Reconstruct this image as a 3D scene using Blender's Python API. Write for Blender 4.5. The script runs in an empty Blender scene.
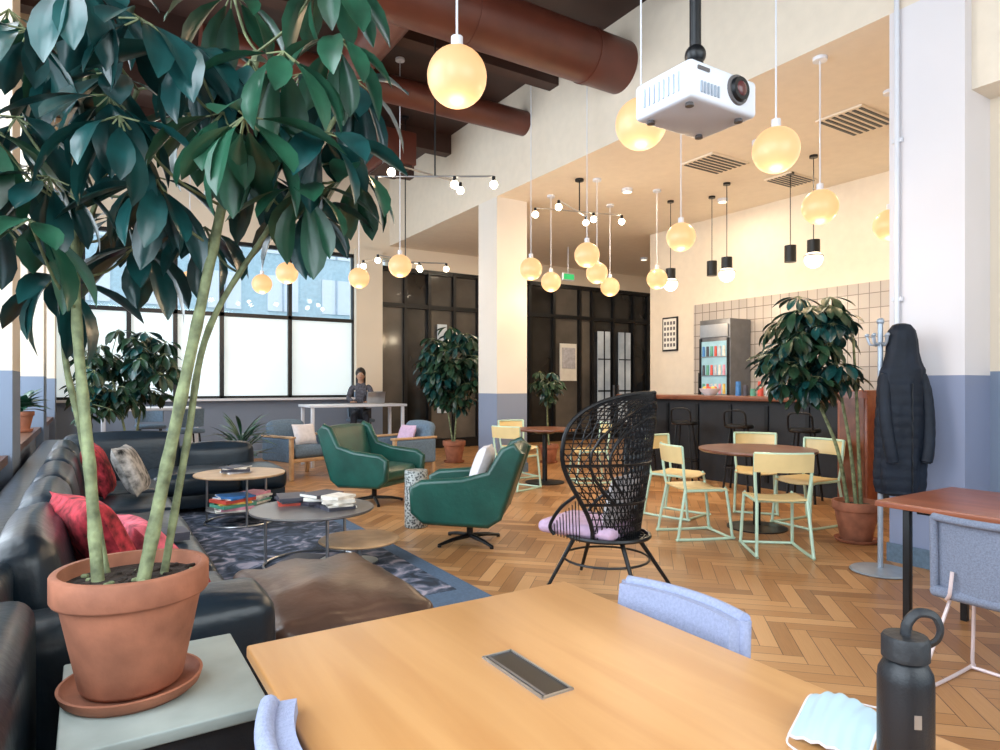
import bpy, math, random
from mathutils import Vector, Matrix, noise
random.seed(7)
SN, CS = 0.5335, 0.8458      # camera heading relative to the room axes
def G(s, d, z=0.0):
    """point estimated from image pixels: s metres right / d metres ahead of the camera -> room coordinates"""
    return Vector((SN*d+CS*s, CS*d-SN*s, z))

# ------------------------------------------------------------------ materials
def newmat(name):
    m = bpy.data.materials.new(name); m.use_nodes = True
    nt = m.node_tree
    return m, nt, nt.nodes, nt.links, nt.nodes["Principled BSDF"]
def rgba(c): return (c[0], c[1], c[2], 1)
def M(name, col, rough=0.5, metal=0.0, var=0.12, scale=8.0, bump=0.0, bscale=60.0, emit=None, es=0, coat=0, sheen=0, spec=None, stretch=(1,1,1)):
    m, nt, N, L, P = newmat(name)
    tc = N.new("ShaderNodeTexCoord"); mp = N.new("ShaderNodeMapping"); mp.inputs["Scale"].default_value = stretch
    L.new(tc.outputs["Object"], mp.inputs[0])
    no = N.new("ShaderNodeTexNoise"); no.inputs["Scale"].default_value = scale; no.inputs["Detail"].default_value = 4
    L.new(mp.outputs[0], no.inputs["Vector"])
    cr = N.new("ShaderNodeValToRGB")
    cr.color_ramp.elements[0].position = 0.3; cr.color_ramp.elements[1].position = 0.7
    cr.color_ramp.elements[0].color = rgba([max(0, c*(1-var)) for c in col])
    cr.color_ramp.elements[1].color = rgba([min(1, c*(1+var)) for c in col])
    L.new(no.outputs["Fac"], cr.inputs[0]); L.new(cr.outputs[0], P.inputs["Base Color"])
    P.inputs["Roughness"].default_value = rough; P.inputs["Metallic"].default_value = metal
    if spec is not None: P.inputs["Specular IOR Level"].default_value = spec
    if coat: P.inputs["Coat Weight"].default_value = coat; P.inputs["Coat Roughness"].default_value = 0.2
    if sheen: P.inputs["Sheen Weight"].default_value = sheen
    if bump:
        n2 = N.new("ShaderNodeTexNoise"); n2.inputs["Scale"].default_value = bscale; n2.inputs["Detail"].default_value = 3
        L.new(tc.outputs["Object"], n2.inputs["Vector"])
        b = N.new("ShaderNodeBump"); b.inputs["Strength"].default_value = bump; b.inputs["Distance"].default_value = 0.01
        L.new(n2.outputs["Fac"], b.inputs["Height"]); L.new(b.outputs[0], P.inputs["Normal"])
    if emit:
        P.inputs["Emission Color"].default_value = rgba(emit); P.inputs["Emission Strength"].default_value = es
    return m
def wood(name, c1, c2, rough=0.35, scale=3.0, stretch=(9, 0.7, 4), coat=0.1):
    m, nt, N, L, P = newmat(name)
    tc = N.new("ShaderNodeTexCoord"); mp = N.new("ShaderNodeMapping"); mp.inputs["Scale"].default_value = stretch
    L.new(tc.outputs["Object"], mp.inputs[0])
    no = N.new("ShaderNodeTexNoise"); no.inputs["Scale"].default_value = scale; no.inputs["Detail"].default_value = 8; no.inputs["Distortion"].default_value = 0.6
    L.new(mp.outputs[0], no.inputs["Vector"])
    cr = N.new("ShaderNodeValToRGB"); cr.color_ramp.elements[0].position = 0.3; cr.color_ramp.elements[1].position = 0.68
    cr.color_ramp.elements[0].color = rgba(c1); cr.color_ramp.elements[1].color = rgba(c2)
    L.new(no.outputs["Fac"], cr.inputs[0]); L.new(cr.outputs[0], P.inputs["Base Color"])
    P.inputs["Roughness"].default_value = rough; P.inputs["Coat Weight"].default_value = coat; P.inputs["Coat Roughness"].default_value = 0.2
    return m
def twotone(name, z0, low, high):
    m, nt, N, L, P = newmat(name)
    ge = N.new("ShaderNodeNewGeometry"); sp = N.new("ShaderNodeSeparateXYZ"); L.new(ge.outputs["Position"], sp.inputs[0])
    gt = N.new("ShaderNodeMath"); gt.operation = 'GREATER_THAN'; gt.inputs[1].default_value = z0; L.new(sp.outputs["Z"], gt.inputs[0])
    mx = N.new("ShaderNodeMix"); mx.data_type = 'RGBA'
    mx.inputs[6].default_value = rgba(low); mx.inputs[7].default_value = rgba(high)
    L.new(gt.outputs[0], mx.inputs[0])
    no = N.new("ShaderNodeTexNoise"); no.inputs["Scale"].default_value = 1.5; L.new(ge.outputs["Position"], no.inputs["Vector"])
    mr = N.new("ShaderNodeMapRange"); mr.inputs[3].default_value = 0.94; mr.inputs[4].default_value = 1.04; L.new(no.outputs["Fac"], mr.inputs[0])
    vm = N.new("ShaderNodeVectorMath"); vm.operation = 'SCALE'; L.new(mx.outputs[2], vm.inputs[0]); L.new(mr.outputs[0], vm.inputs["Scale"])
    L.new(vm.outputs[0], P.inputs["Base Color"]); P.inputs["Roughness"].default_value = 0.6
    return m

CREAM = (0.76, 0.66, 0.53); GREY = (0.20, 0.25, 0.34)
m_wall = twotone("wall_paint", 1.45, GREY, CREAM)
m_wall2 = twotone("wall_paint_low", 1.22, GREY, CREAM)
m_col = twotone("column_paint", 1.42, (0.23,0.27,0.40), (0.72,0.69,0.71))
m_col2 = twotone("column_paint_b", 1.22, (0.22,0.26,0.36), (0.74,0.68,0.61))
m_ceil = M("ceiling_paint", (0.76, 0.67, 0.55), 0.7, var=0.03)
m_dark = M("ceiling_dark_rust", (0.040, 0.016, 0.011), 0.6, var=0.3, scale=2)
m_duct = M("duct_rust_paint", (0.095, 0.024, 0.014), 0.4, var=0.2, scale=3)
m_black = M("black_metal", (0.010, 0.011, 0.013), 0.35, 0.3, var=0.2)
m_blackm = M("black_matte", (0.012, 0.014, 0.018), 0.55, var=0.2, bump=0.2)
m_steel = M("brushed_steel", (0.42, 0.43, 0.45), 0.3, 0.9, var=0.08)
m_rackgrey = M("rack_grey", (0.36, 0.42, 0.50), 0.35, 0.4)
m_white = M("white_plastic", (0.68, 0.70, 0.76), 0.35, var=0.03)
m_frost_glow = M("frosted_glass_glow", (0.70, 0.80, 0.82), 0.5, var=0.12, scale=0.8, emit=(0.80, 0.93, 0.97), es=0.5)  # daylight behind the panes is put in as emission
m_brownframe = M("window_frame_brown", (0.13, 0.06, 0.035), 0.4)
m_leather = M("black_leather", (0.008, 0.018, 0.029), 0.36, var=0.3, scale=5, bump=0.25, bscale=25, coat=0.12)
m_brleather = M("brown_leather", (0.085, 0.045, 0.031), 0.36, var=0.4, scale=4, bump=0.3, bscale=18, coat=0.12)
m_green = M("green_leather", (0.009, 0.072, 0.054), 0.36, var=0.25, scale=5, bump=0.15, bscale=30, coat=0.1)
m_blue = M("bluegrey_fabric", (0.12, 0.18, 0.25), 0.9, var=0.15, scale=40, bump=0.3, bscale=200)
m_lilac = M("lilac_fabric", (0.33, 0.37, 0.54), 0.9, var=0.10, scale=120, bump=0.3, bscale=300)
m_greyfab = M("grey_fabric", (0.20, 0.23, 0.31), 0.9, var=0.18, scale=150, bump=0.3, bscale=300)
m_purple = M("purple_cushion_fabric", (0.58, 0.41, 0.57), 0.9, var=0.1, scale=30)
m_whitefab = M("white_fabric", (0.72, 0.68, 0.70), 0.9, var=0.08, scale=20)
m_yellow = M("yellow_laminate", (0.78, 0.60, 0.29), 0.4, var=0.05)
m_mint = M("mint_metal", (0.55, 0.76, 0.60), 0.35, 0.1, var=0.03)
m_pinkmetal = M("pale_pink_metal", (0.75, 0.62, 0.62), 0.35, 0.1, var=0.03)
m_terra = M("terracotta", (0.36, 0.135, 0.075), 0.75, var=0.30, scale=9, bump=0.15, bscale=40)
m_soil = M("soil", (0.035, 0.022, 0.016), 0.95, var=0.6, scale=60, bump=1.0, bscale=80)
m_bark = M("green_bark", (0.19, 0.22, 0.11), 0.7, var=0.55, scale=25, bump=0.7, bscale=40)
m_leaf = M("leaf_dark_green", (0.007, 0.053, 0.052), 0.30, var=0.6, scale=9, coat=0.35)
m_leaf2 = M("leaf_mid_green", (0.015, 0.075, 0.040), 0.35, var=0.5, scale=9, coat=0.2)
m_leaf3 = M("leaf_small_green", (0.014, 0.045, 0.022), 0.4, var=0.6, scale=6)
m_oak = wood("honey_oak", (0.50, 0.235, 0.078), (0.59, 0.305, 0.115), 0.33, 2.2, (6, 0.6, 4), 0.0)
m_walnut = wood("walnut", (0.15, 0.05, 0.027), (0.25, 0.09, 0.045), 0.3, 2.5, (3, 3, 3))
m_red = wood("reddish_wood", (0.22, 0.065, 0.035), (0.34, 0.11, 0.055), 0.3, 2.5)
m_lightwood = wood("light_wood", (0.42, 0.25, 0.13), (0.58, 0.37, 0.2), 0.4, 2.5, (3, 3, 3))
m_greytop = M("grey_laminate", (0.11, 0.10, 0.10), 0.3, var=0.2, scale=4)
m_concrete = M("pale_concrete", (0.38, 0.43, 0.40), 0.45, var=0.18, scale=5)
m_globe = M("globe_glass", (0.26, 0.19, 0.12), 0.35, var=0.02, emit=(1.0, 0.55, 0.225), es=0.92)
m_bulb = M("bulb_glow", (1, 0.9, 0.7), 0.3, var=0.0, emit=(1.0, 0.85, 0.6), es=18)
m_dome = M("white_dome_glow", (.6, 0.55, 0.5), 0.3, var=0.0, emit=(1.0, 0.88, 0.7), es=1.8)
m_redp = M("red_pattern_fabric", (0.42, 0.03, 0.045), 0.9, var=0.8, scale=22)
m_floral = M("floral_fabric", (0.34, 0.32, 0.30), 0.9, var=1.0, scale=14)
m_exit = M("exit_green", (0.02, 0.4, 0.1), 0.4, emit=(0.1, 0.9, 0.3), es=0.5)
m_skin = M("skin", (0.42, 0.24, 0.16), 0.5, var=0.06)
m_hair = M("hair_dark", (0.015, 0.010, 0.008), 0.5, var=0.4, scale=60)
m_shirt = M("plaid_shirt", (0.08, 0.08, 0.10), 0.9, var=0.6, scale=40)
m_trouser = M("dark_trousers", (0.03, 0.035, 0.05), 0.9)
m_coat = M("black_puffer_nylon", (0.006, 0.011, 0.022), 0.6, var=0.3, bump=0.3, bscale=25, spec=.3)
m_bottle = M("bottle_powdercoat", (0.007, 0.010, 0.015), 0.42, var=0.2, bump=0.1, bscale=300)
m_mask = M("mask_blue", (0.44, 0.58, 0.66), 0.85, var=0.04)
cols = [(0.6,0.08,0.05),(0.05,0.2,0.5),(0.75,0.7,0.62),(0.1,0.35,0.25),(0.8,0.5,0.1),(0.5,0.5,0.55),(0.05,0.05,0.07),(0.7,0.3,0.4)]
m_book = [M("book_cover_%d" % i, c, 0.5, var=0.2, scale=15) for i, c in enumerate(cols)]
m_paper = M("paper", (0.8, 0.78, 0.72), 0.8, var=0.05)
m_dglass = M("dark_glass", (0.025, 0.024, 0.023), 0.06, var=0.7, scale=1.3)
m_dglass2 = M("dim_interior_glass", (0.07, 0.060, 0.05), 0.10, var=0.8, scale=0.9, emit=(1.0, .8, .6), es=.02)
m_lit = M("lit_glass", (0.34, 0.37, 0.37), 0.15, var=0.6, scale=1.5, emit=(0.9, 0.95, 1), es=0.18)
m_glass, nt, N, L, P = newmat("clear_glass")
tr = N.new("ShaderNodeBsdfTransparent"); tr.inputs[0].default_value = (0.93, 0.97, 1, 1)
gl = N.new("ShaderNodeBsdfGlossy"); gl.inputs["Roughness"].default_value = 0.03
mx = N.new("ShaderNodeMixShader"); mx.inputs[0].default_value = 0.06
L.new(tr.outputs[0], mx.inputs[1]); L.new(gl.outputs[0], mx.inputs[2]); L.new(mx.outputs[0], N["Material Output"].inputs[0])
m_tile, nt, N, L, P = newmat("kitchen_tiles")
tc = N.new("ShaderNodeNewGeometry"); sp = N.new("ShaderNodeSeparateXYZ"); cb = N.new("ShaderNodeCombineXYZ")
L.new(tc.outputs["Position"], sp.inputs[0]); L.new(sp.outputs["Y"], cb.inputs["X"]); L.new(sp.outputs["Z"], cb.inputs["Y"])
bk = N.new("ShaderNodeTexBrick"); bk.offset = 0.0; bk.inputs["Scale"].default_value = 1.0
bk.inputs["Brick Width"].default_value = 0.15; bk.inputs["Row Height"].default_value = 0.2; bk.inputs["Mortar Size"].default_value = 0.006
bk.inputs["Color1"].default_value = (0.42, 0.37, 0.33, 1); bk.inputs["Color2"].default_value = (0.50, 0.44, 0.39, 1); bk.inputs["Mortar"].default_value = (0.18, 0.15, 0.13, 1)
L.new(cb.outputs[0], bk.inputs["Vector"]); L.new(bk.outputs[0], P.inputs["Base Color"]); P.inputs["Roughness"].default_value = 0.25
m_terr, nt, N, L, P = newmat("terrazzo")
tc = N.new("ShaderNodeTexCoord"); vo = N.new("ShaderNodeTexVoronoi"); vo.inputs["Scale"].default_value = 45
L.new(tc.outputs["Object"], vo.inputs["Vector"]); cr = N.new("ShaderNodeValToRGB")
cr.color_ramp.elements[0].position = 0.35; cr.color_ramp.elements[0].color = (0.06, 0.07, 0.07, 1); cr.color_ramp.elements[1].position = 0.6; cr.color_ramp.elements[1].color = (0.42, 0.44, 0.42, 1)
L.new(vo.outputs["Distance"], cr.inputs[0]); L.new(cr.outputs[0], P.inputs["Base Color"]); P.inputs["Roughness"].default_value = 0.4
m_rug, nt, N, L, P = newmat("rug_pattern")
tc = N.new("ShaderNodeTexCoord")
no = N.new("ShaderNodeTexNoise"); no.inputs["Scale"].default_value = 4.6; no.inputs["Detail"].default_value = 6; no.inputs["Distortion"].default_value = 1.8
L.new(tc.outputs["Object"], no.inputs["Vector"]); cr = N.new("ShaderNodeValToRGB")
e = cr.color_ramp.elements; e[0].position = 0.38; e[0].color = (0.016, 0.024, 0.040, 1); e[1].position = 0.66; e[1].color = (0.36, 0.33, 0.40, 1)
x = e.new(0.48); x.color = (0.040, 0.060, 0.10, 1); x = e.new(0.56); x.color = (0.12, 0.14, 0.20, 1)
L.new(no.outputs["Fac"], cr.inputs[0]); L.new(cr.outputs[0], P.inputs["Base Color"]); P.inputs["Roughness"].default_value = 0.95
m_rugb = M("rug_border", (0.08, 0.13, 0.21), 0.95, var=0.15, scale=60)
m_floor, nt, N, L, P = newmat("herringbone_oak")
at = N.new("ShaderNodeAttribute"); at.attribute_name = "plank"
uv = N.new("ShaderNodeUVMap"); uv.uv_map = "UVMap"
mp = N.new("ShaderNodeMapping"); mp.inputs["Scale"].default_value = (3, 26, 1)
va = N.new("ShaderNodeVectorMath"); va.operation = 'ADD'
vs = N.new("ShaderNodeVectorMath"); vs.operation = 'SCALE'; vs.inputs["Scale"].default_value = 37.0
L.new(at.outputs["Color"], vs.inputs[0]); L.new(uv.outputs[0], mp.inputs[0]); L.new(mp.outputs[0], va.inputs[0]); L.new(vs.outputs[0], va.inputs[1])
no = N.new("ShaderNodeTexNoise"); no.inputs["Scale"].default_value = 1.0; no.inputs["Detail"].default_value = 6; L.new(va.outputs[0], no.inputs["Vector"])
sp = N.new("ShaderNodeSeparateXYZ"); L.new(at.outputs["Color"], sp.inputs[0])
ma = N.new("ShaderNodeMath"); ma.operation = 'MULTIPLY_ADD'; ma.inputs[1].default_value = 0.5; L.new(no.outputs["Fac"], ma.inputs[0])
mb = N.new("ShaderNodeMath"); mb.operation = 'MULTIPLY'; mb.inputs[1].default_value = 0.75; L.new(sp.outputs["X"], mb.inputs[0]); L.new(mb.outputs[0], ma.inputs[2])
cr = N.new("ShaderNodeValToRGB"); e = cr.color_ramp.elements; e[0].position = 0.12; e[0].color = (0.25, 0.11, 0.042, 1); e[1].position = 1.0; e[1].color = (0.60, 0.33, 0.145, 1)
x = e.new(0.5); x.color = (0.44, 0.215, 0.082, 1)
L.new(ma.outputs[0], cr.inputs[0])
su = N.new("ShaderNodeSeparateXYZ"); L.new(uv.outputs[0], su.inputs[0])
def edge(sock, w):
    a = N.new("ShaderNodeMath"); a.operation = 'SUBTRACT'; a.inputs[1].default_value = 0.5; L.new(sock, a.inputs[0])
    b = N.new("ShaderNodeMath"); b.operation = 'ABSOLUTE'; L.new(a.outputs[0], b.inputs[0])
    c = N.new("ShaderNodeMath"); c.operation = 'GREATER_THAN'; c.inputs[1].default_value = 0.5-w; L.new(b.outputs[0], c.inputs[0]); return c
e1 = edge(su.outputs["X"], 0.004); e2 = edge(su.outputs["Y"], 0.022)
mxm = N.new("ShaderNodeMath"); mxm.operation = 'MAXIMUM'; L.new(e1.outputs[0], mxm.inputs[0]); L.new(e2.outputs[0], mxm.inputs[1])
mc = N.new("ShaderNodeMix"); mc.data_type = 'RGBA'; mc.inputs[7].default_value = (0.10, 0.045, 0.02, 1)
L.new(mxm.outputs[0], mc.inputs[0]); L.new(cr.outputs[0], mc.inputs[6]); L.new(mc.outputs[2], P.inputs["Base Color"])
P.inputs["Roughness"].default_value = 0.33

# ------------------------------------------------------------------ mesh builder
def catmull(pts, k=6, closed=False):
    pts = [Vector(p) for p in pts]; n = len(pts); out = []
    rng = range(n if closed else n-1)
    for i in rng:
        if closed: a, b, c, d = pts[(i-1) % n], pts[i], pts[(i+1) % n], pts[(i+2) % n]
        else: a, b, c, d = pts[max(i-1, 0)], pts[i], pts[i+1], pts[min(i+2, n-1)]
        for j in range(k):
            t = j/k
            out.append(0.5*((2*b)+(c-a)*t+(2*a-5*b+4*c-d)*t*t+(3*b-a-3*c+d)*t**3))
    if not closed: out.append(pts[-1])
    return out
class B:
    def __init__(s): s.V = []; s.F = []; s.I = []; s.mats = []; s.M = Matrix.Identity(4)
    def mi(s, m):
        if m not in s.mats: s.mats.append(m)
        return s.mats.index(m)
    def add(s, V, F, m):
        o = len(s.V); k = s.mi(m); T = s.M
        s.V.extend([tuple(T @ Vector(v)) for v in V]); s.F.extend([tuple(i+o for i in f) for f in F]); s.I.extend([k]*len(F))
    def box(s, c, d, m, r=0.0, rot=None):
        h = [x/2 for x in d]
        if r > 0:
            s.soft(c, d, min(r, min(h)*0.98), m, 0, rot, 1); return
        V = [(x*h[0], y*h[1], z*h[2]) for x in (-1, 1) for y in (-1, 1) for z in (-1, 1)]
        F = [(0,1,3,2), (4,6,7,5), (0,4,5,1), (2,3,7,6), (0,2,6,4), (1,5,7,3)]
        R = rot.to_3x3() if rot else Matrix.Identity(3)
        s.add([R @ Vector(v)+Vector(c) for v in V], F, m)
    def soft(s, c, d, r, m, puff=0.0, rot=None, n=4, wrinkle=0.0):
        h = [x/2 for x in d]; r = min(r, min(h)*0.98)
        ax = []
        for k in range(3):
            H = h[k]; e = [-H, -H+.3*r, -H+.62*r, -H+r] if n > 1 else [-H, -H+.42*r, -H+r]
            mid = [(-1+2*(j+1)/(n+1))*(H-r) for j in range(n)] if n > 1 else []
            ax.append(e+mid+[-q for q in reversed(e)])
        D = {}; V = []; F = []
        R = rot.to_3x3() if rot else Matrix.Identity(3)
        def vid(p):
            key = (round(p[0], 5), round(p[1], 5), round(p[2], 5))
            if key in D: return D[key]
            inn = Vector([max(-(h[i]-r), min(h[i]-r, p[i])) for i in range(3)]); dr = Vector(p)-inn
            q = inn+dr.normalized()*r if dr.length > 1e-9 else Vector(p)
            if puff:
                u, v, w = [p[i]/h[i] for i in range(3)]
                q = q+Vector((u*abs(u)*(1-v*v)*(1-w*w)*puff*0.5, v*abs(v)*(1-u*u)*(1-w*w)*puff*0.5, w*(1-u*u)*(1-v*v)*puff))
            if wrinkle: q = q+Vector((0, 0, 1))*noise.noise(Vector(c)*3+q*9)*wrinkle
            D[key] = len(V); V.append(R @ q+Vector(c)); return D[key]
        for k in range(3):
            a, b = [(1, 2), (2, 0), (0, 1)][k]
            for sg in (-1, 1):
                for i in range(len(ax[a])-1):
                    for j in range(len(ax[b])-1):
                        q = []
                        for (ii, jj) in ((i, j), (i+1, j), (i+1, j+1), (i, j+1)):
                            p = [0, 0, 0]; p[k] = sg*h[k]; p[a] = ax[a][ii]; p[b] = ax[b][jj]; q.append(vid(p))
                        if sg < 0: q.reverse()
                        F.append(tuple(q))
        s.add(V, F, m)
    def cyl(s, p0, p1, r0, r1, m, n=16, caps=True):
        p0 = Vector(p0); p1 = Vector(p1); t = (p1-p0).normalized()
        u = t.orthogonal().normalized(); w = t.cross(u)
        V = []; 
        for p, r in ((p0, r0), (p1, r1)):
            for i in range(n):
                a = 2*math.pi*i/n; V.append(p+(u*math.cos(a)+w*math.sin(a))*r)
        F = [(i, (i+1) % n, n+(i+1) % n, n+i) for i in range(n)]
        if caps: F += [tuple(reversed(range(n))), tuple(range(n, 2*n))]
        s.add(V, F, m)
    def tube(s, pts, r, m, n=8, closed=False, flat=1.0):
        pts = [Vector(p) for p in pts]; N_ = len(pts); V = []; F = []
        u = None
        for i, p in enumerate(pts):
            if closed: t = (pts[(i+1) % N_]-pts[i-1]).normalized()
            else: t = (pts[min(i+1, N_-1)]-pts[max(i-1, 0)]).normalized()
            if u is None: u = t.orthogonal().normalized()
            else:
                u = (u-t*u.dot(t)); u = u.normalized() if u.length > 1e-6 else t.orthogonal().normalized()
            w = t.cross(u); rr = r[i] if isinstance(r, (list, tuple)) else r
            for k in range(n):
                a = 2*math.pi*k/n; V.append(p+u*math.cos(a)*rr+w*math.sin(a)*rr*flat)
        for i in range(N_ if closed else N_-1):
            j = (i+1) % N_
            for k in range(n): F.append((i*n+k, i*n+(k+1) % n, j*n+(k+1) % n, j*n+k))
        if not closed: F += [tuple(reversed(range(n))), tuple(range((N_-1)*n, N_*n))]
        s.add(V, F, m)
    def lathe(s, prof, m, c=(0, 0, 0), n=32):
        V = []; F = []; c = Vector(c)
        for r, z in prof:
            for i in range(n):
                a = 2*math.pi*i/n; V.append(c+Vector((max(r, 1e-4)*math.cos(a), max(r, 1e-4)*math.sin(a), z)))
        for j in range(len(prof)-1):
            for i in range(n): F.append((j*n+i, j*n+(i+1) % n, (j+1)*n+(i+1) % n, (j+1)*n+i))
        s.add(V, F, m)
    def sphere(s, c, r, m, n=20, k=12):
        if not isinstance(r, (list, tuple)): r = (r, r, r)
        V = []; F = []
        for j in range(k+1):
            ph = math.pi*j/k
            for i in range(n):
                a = 2*math.pi*i/n; q = max(math.sin(ph), 1e-4)
                V.append((c[0]+r[0]*q*math.cos(a), c[1]+r[1]*q*math.sin(a), c[2]-r[2]*math.cos(ph)))
        for j in range(k):
            for i in range(n): F.append((j*n+i, j*n+(i+1) % n, (j+1)*n+(i+1) % n, (j+1)*n+i))
        s.add(V, F, m)
    def grid(s, fn, nu, nv, m, thick=0.0, cu=False):
        P_ = [[Vector(fn(i/nu, j/nv)) for j in range(nv+1)] for i in range(nu+1)]
        w = nv+1; V = [p for row in P_ for p in row]; F = []
        for i in range(nu):
            for j in range(nv): F.append((i*w+j, (i+1)*w+j, (i+1)*w+j+1, i*w+j+1))
        if thick:
            o = len(V); W = []
            for i in range(nu+1):
                for j in range(nv+1):
                    a = P_[min(i+1, nu)][j]-P_[max(i-1, 0)][j]; b = P_[i][min(j+1, nv)]-P_[i][max(j-1, 0)]
                    nn = a.cross(b); nn = nn.normalized() if nn.length > 1e-9 else Vector((0, 0, 1)); W.append(P_[i][j]-nn*thick)
            V += W; F2 = [tuple(q+o for q in reversed(f)) for f in F]; F += F2
            for i in range(nu):
                for j in (0, nv):
                    a, b = i*w+j, (i+1)*w+j; f = (a, a+o, b+o, b); F.append(f if j else tuple(reversed(f)))
            for j in range(nv):
                for i in (0, nu):
                    a, b = i*w+j, i*w+j+1; f = (a, b, b+o, a+o); F.append(f if i else tuple(reversed(f)))
        s.add(V, F, m)
    def prism(s, prof, y0, y1, m):
        n = len(prof); V = [(x, y0, z) for x, z in prof]+[(x, y1, z) for x, z in prof]
        F = [(i, (i+1) % n, n+(i+1) % n, n+i) for i in range(n)]+[tuple(reversed(range(n))), tuple(range(n, 2*n))]
        s.add(V, F, m)
    def pillow(s, c, w, h, t, m, rot):
        R = rot.to_3x3(); n = 12
        for sg in (1, -1):
            def fn(u, v):
                x = 2*u-1; y = 2*v-1; k = (1-x**4)*(1-y**4)
                pin = 1-0.10*(1-abs(x*y))*(abs(x)**4+abs(y)**4)*0.6
                return R @ Vector((sg*t/2*k**0.6, x*w/2*pin*sg, y*h/2*pin))+Vector(c)
            s.grid(fn, n, n, m)
    def mesh(s, name, ang=38):
        me = bpy.data.meshes.new(name); me.from_pydata(s.V, [], s.F)
        for m in s.mats: me.materials.append(m)
        me.polygons.foreach_set("material_index", s.I); me.polygons.foreach_set("use_smooth", [True]*len(s.F))
        me.update(); me.set_sharp_from_angle(angle=math.radians(ang)); return me
    def done(s, name, loc=(0, 0, 0), yaw=0.0, ang=38):
        return put(s.mesh(name, ang), name, loc, yaw)
def put(me, name, loc=(0, 0, 0), yaw=0.0, sc=1.0):
    o = bpy.data.objects.new(name, me); bpy.context.collection.objects.link(o)
    o.location = loc; o.rotation_euler = (0, 0, yaw); o.scale = (sc,)*3; return o
def RY(a): return Matrix.Rotation(a, 4, 'Y')
def RZ(a): return Matrix.Rotation(a, 4, 'Z')
rad = math.radians
AWAY = rad(57.8); LEFT = rad(147.8); RIGHT = rad(-32.2); TOWARD = rad(-122.2)
def simplebox(name, x0, x1, y0, y1, z0, z1, m, r=0):
    b = B(); c = ((x0+x1)/2, (y0+y1)/2, (z0+z1)/2)
    b.box((0, 0, 0), (x1-x0, y1-y0, z1-z0), m, r); return b.done(name, c)

# ------------------------------------------------------------------ room shell
XL, XH, XK, XE = -0.75, 5.2, 9.0, 13.0
YB, YF = -1.6, 12.5
ZC, ZL = 5.6, 4.2
Wp, Lp = 0.095, 0.475
V = []; F = []; UV = []; C = []
c45 = math.cos(rad(45)); random.seed(3)
def addplank(x, y, w, h, horiz):
    cx, cy = x+w/2, y+h/2
    X, Y = cx*c45-cy*c45+3, cx*c45+cy*c45-6
    if not (XL-.1 < X < XE+.1 and YB-.1 < Y < YF+.1): return
    if X > 9.3 and Y < 8.6: return
    o = len(V)
    for (a, b_) in ((x, y), (x+w, y), (x+w, y+h), (x, y+h)): V.append((a*c45-b_*c45+3, a*c45+b_*c45-6, 0))
    F.append((o, o+1, o+2, o+3)); UV.extend([(0, 0), (1, 0), (1, 1), (0, 1)] if horiz else [(0, 1), (0, 0), (1, 0), (1, 1)])
    r = random.random(); C.extend([(r, random.random(), r, 1)]*4)
for j in range(-40, 41):
    for i in range(-260, 300):
        x, y = i*Wp, i*Wp+2*Lp*j
        if abs(x) > 22 or abs(y) > 26: continue
        addplank(x, y, Lp, Wp, True); addplank(x-Wp, y, Wp, Lp, False)
me = bpy.data.meshes.new("floor"); me.from_pydata(V, [], F); me.materials.append(m_floor)
ul = me.uv_layers.new(name="UVMap"); ul.data.foreach_set("uv", [q for p in UV for q in p])
ca = me.color_attributes.new("plank", 'FLOAT_COLOR', 'CORNER'); ca.data.foreach_set("color", [q for p in C for q in p])
put(me, "floor")
simplebox("floor_slab", XL-.3, XE+.3, YB-.3, YF+.3, -0.2, -0.004, m_soil)

b = B(); b.box((2.25, 5.45, 5.7), (6.2, 14.5, 0.2), m_dark)
for y in (1.0, 3.0, 4.4, 6.9, 8.4, 9.9, 11.4): b.box((2.25, y, 5.45), (5.95, 0.2, 0.34), m_dark)
b.done("ceiling")
b = B(); b.box((9.3, 5.45, ZL+.1), (7.6, 14.5, 0.2), m_ceil); b.done("ceiling_lower")
simplebox("wall_header", XH, XH+.3, YB, YF, ZL, 5.62, m_ceil)
b = B()
b.box(((XL+4.45)/2, YF+.12, 0.55), (4.45-XL, .24, 1.1), m_wall2)
b.box(((XL+XH)/2, YF+.12, 4.8), (XH-XL, .24, 1.7), m_wall2)
b.box(((XH+XE)/2, YF+.12, 4.0), (XE-XH, .24, .5), m_wall2)
b.box((4.72, YF+.05, 2.0), (.55, .38, 4.1), m_wall2)
b.done("wall_far")
b = B()
fx = [XL, -0.1, .55, 1.25, 2.0, 3.2, 4.45]
for x in fx: b.box((x, YF+.05, 2.52), (.07, .1, 2.86), m_black)
for z in (1.12, 2.62, 3.92): b.box(((XL+4.45)/2, YF+.05, z), (4.45-XL, .1, .07), m_black)
b.box(((XL+4.45)/2, YF+.07, 1.86), (4.45-XL, .01, 1.45), m_frost_glow)
b.box(((XL+4.45)/2, YF+.07, 3.26), (4.45-XL, .01, 1.27), m_glass)
b.box(((XL+4.45)/2, YF-.08, 1.09), (4.45-XL, .2, .04), m_white)
b.done("window_1")
b = B()
xs = [5.0, 5.55, 6.1, 6.7, 7.3, 8.0, 8.7, 9.4, 10.2, 10.6, 11.3, 12.0, 12.5, 13.0]
for x in xs: b.box((x, YF+.03, 1.88), (.07, .14, 3.76), m_black)
for z in (.1, 3.0, 3.74): b.box((9.0, YF+.03, z), (8.0, .12, .09 if z > .2 else .2), m_black)
for i in range(len(xs)-1):
    xm = (xs[i]+xs[i+1])/2; w_ = xs[i+1]-xs[i]-.05
    mm = m_dglass2 if i in (0, 2, 3, 5, 7, 8) else m_dglass
    b.box((xm, YF+.06, 1.9), (w_, .02, 3.7), mm)
b.box((6.4, YF-.02, 1.7), (.22, .03, 1.9), m_lit)
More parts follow.
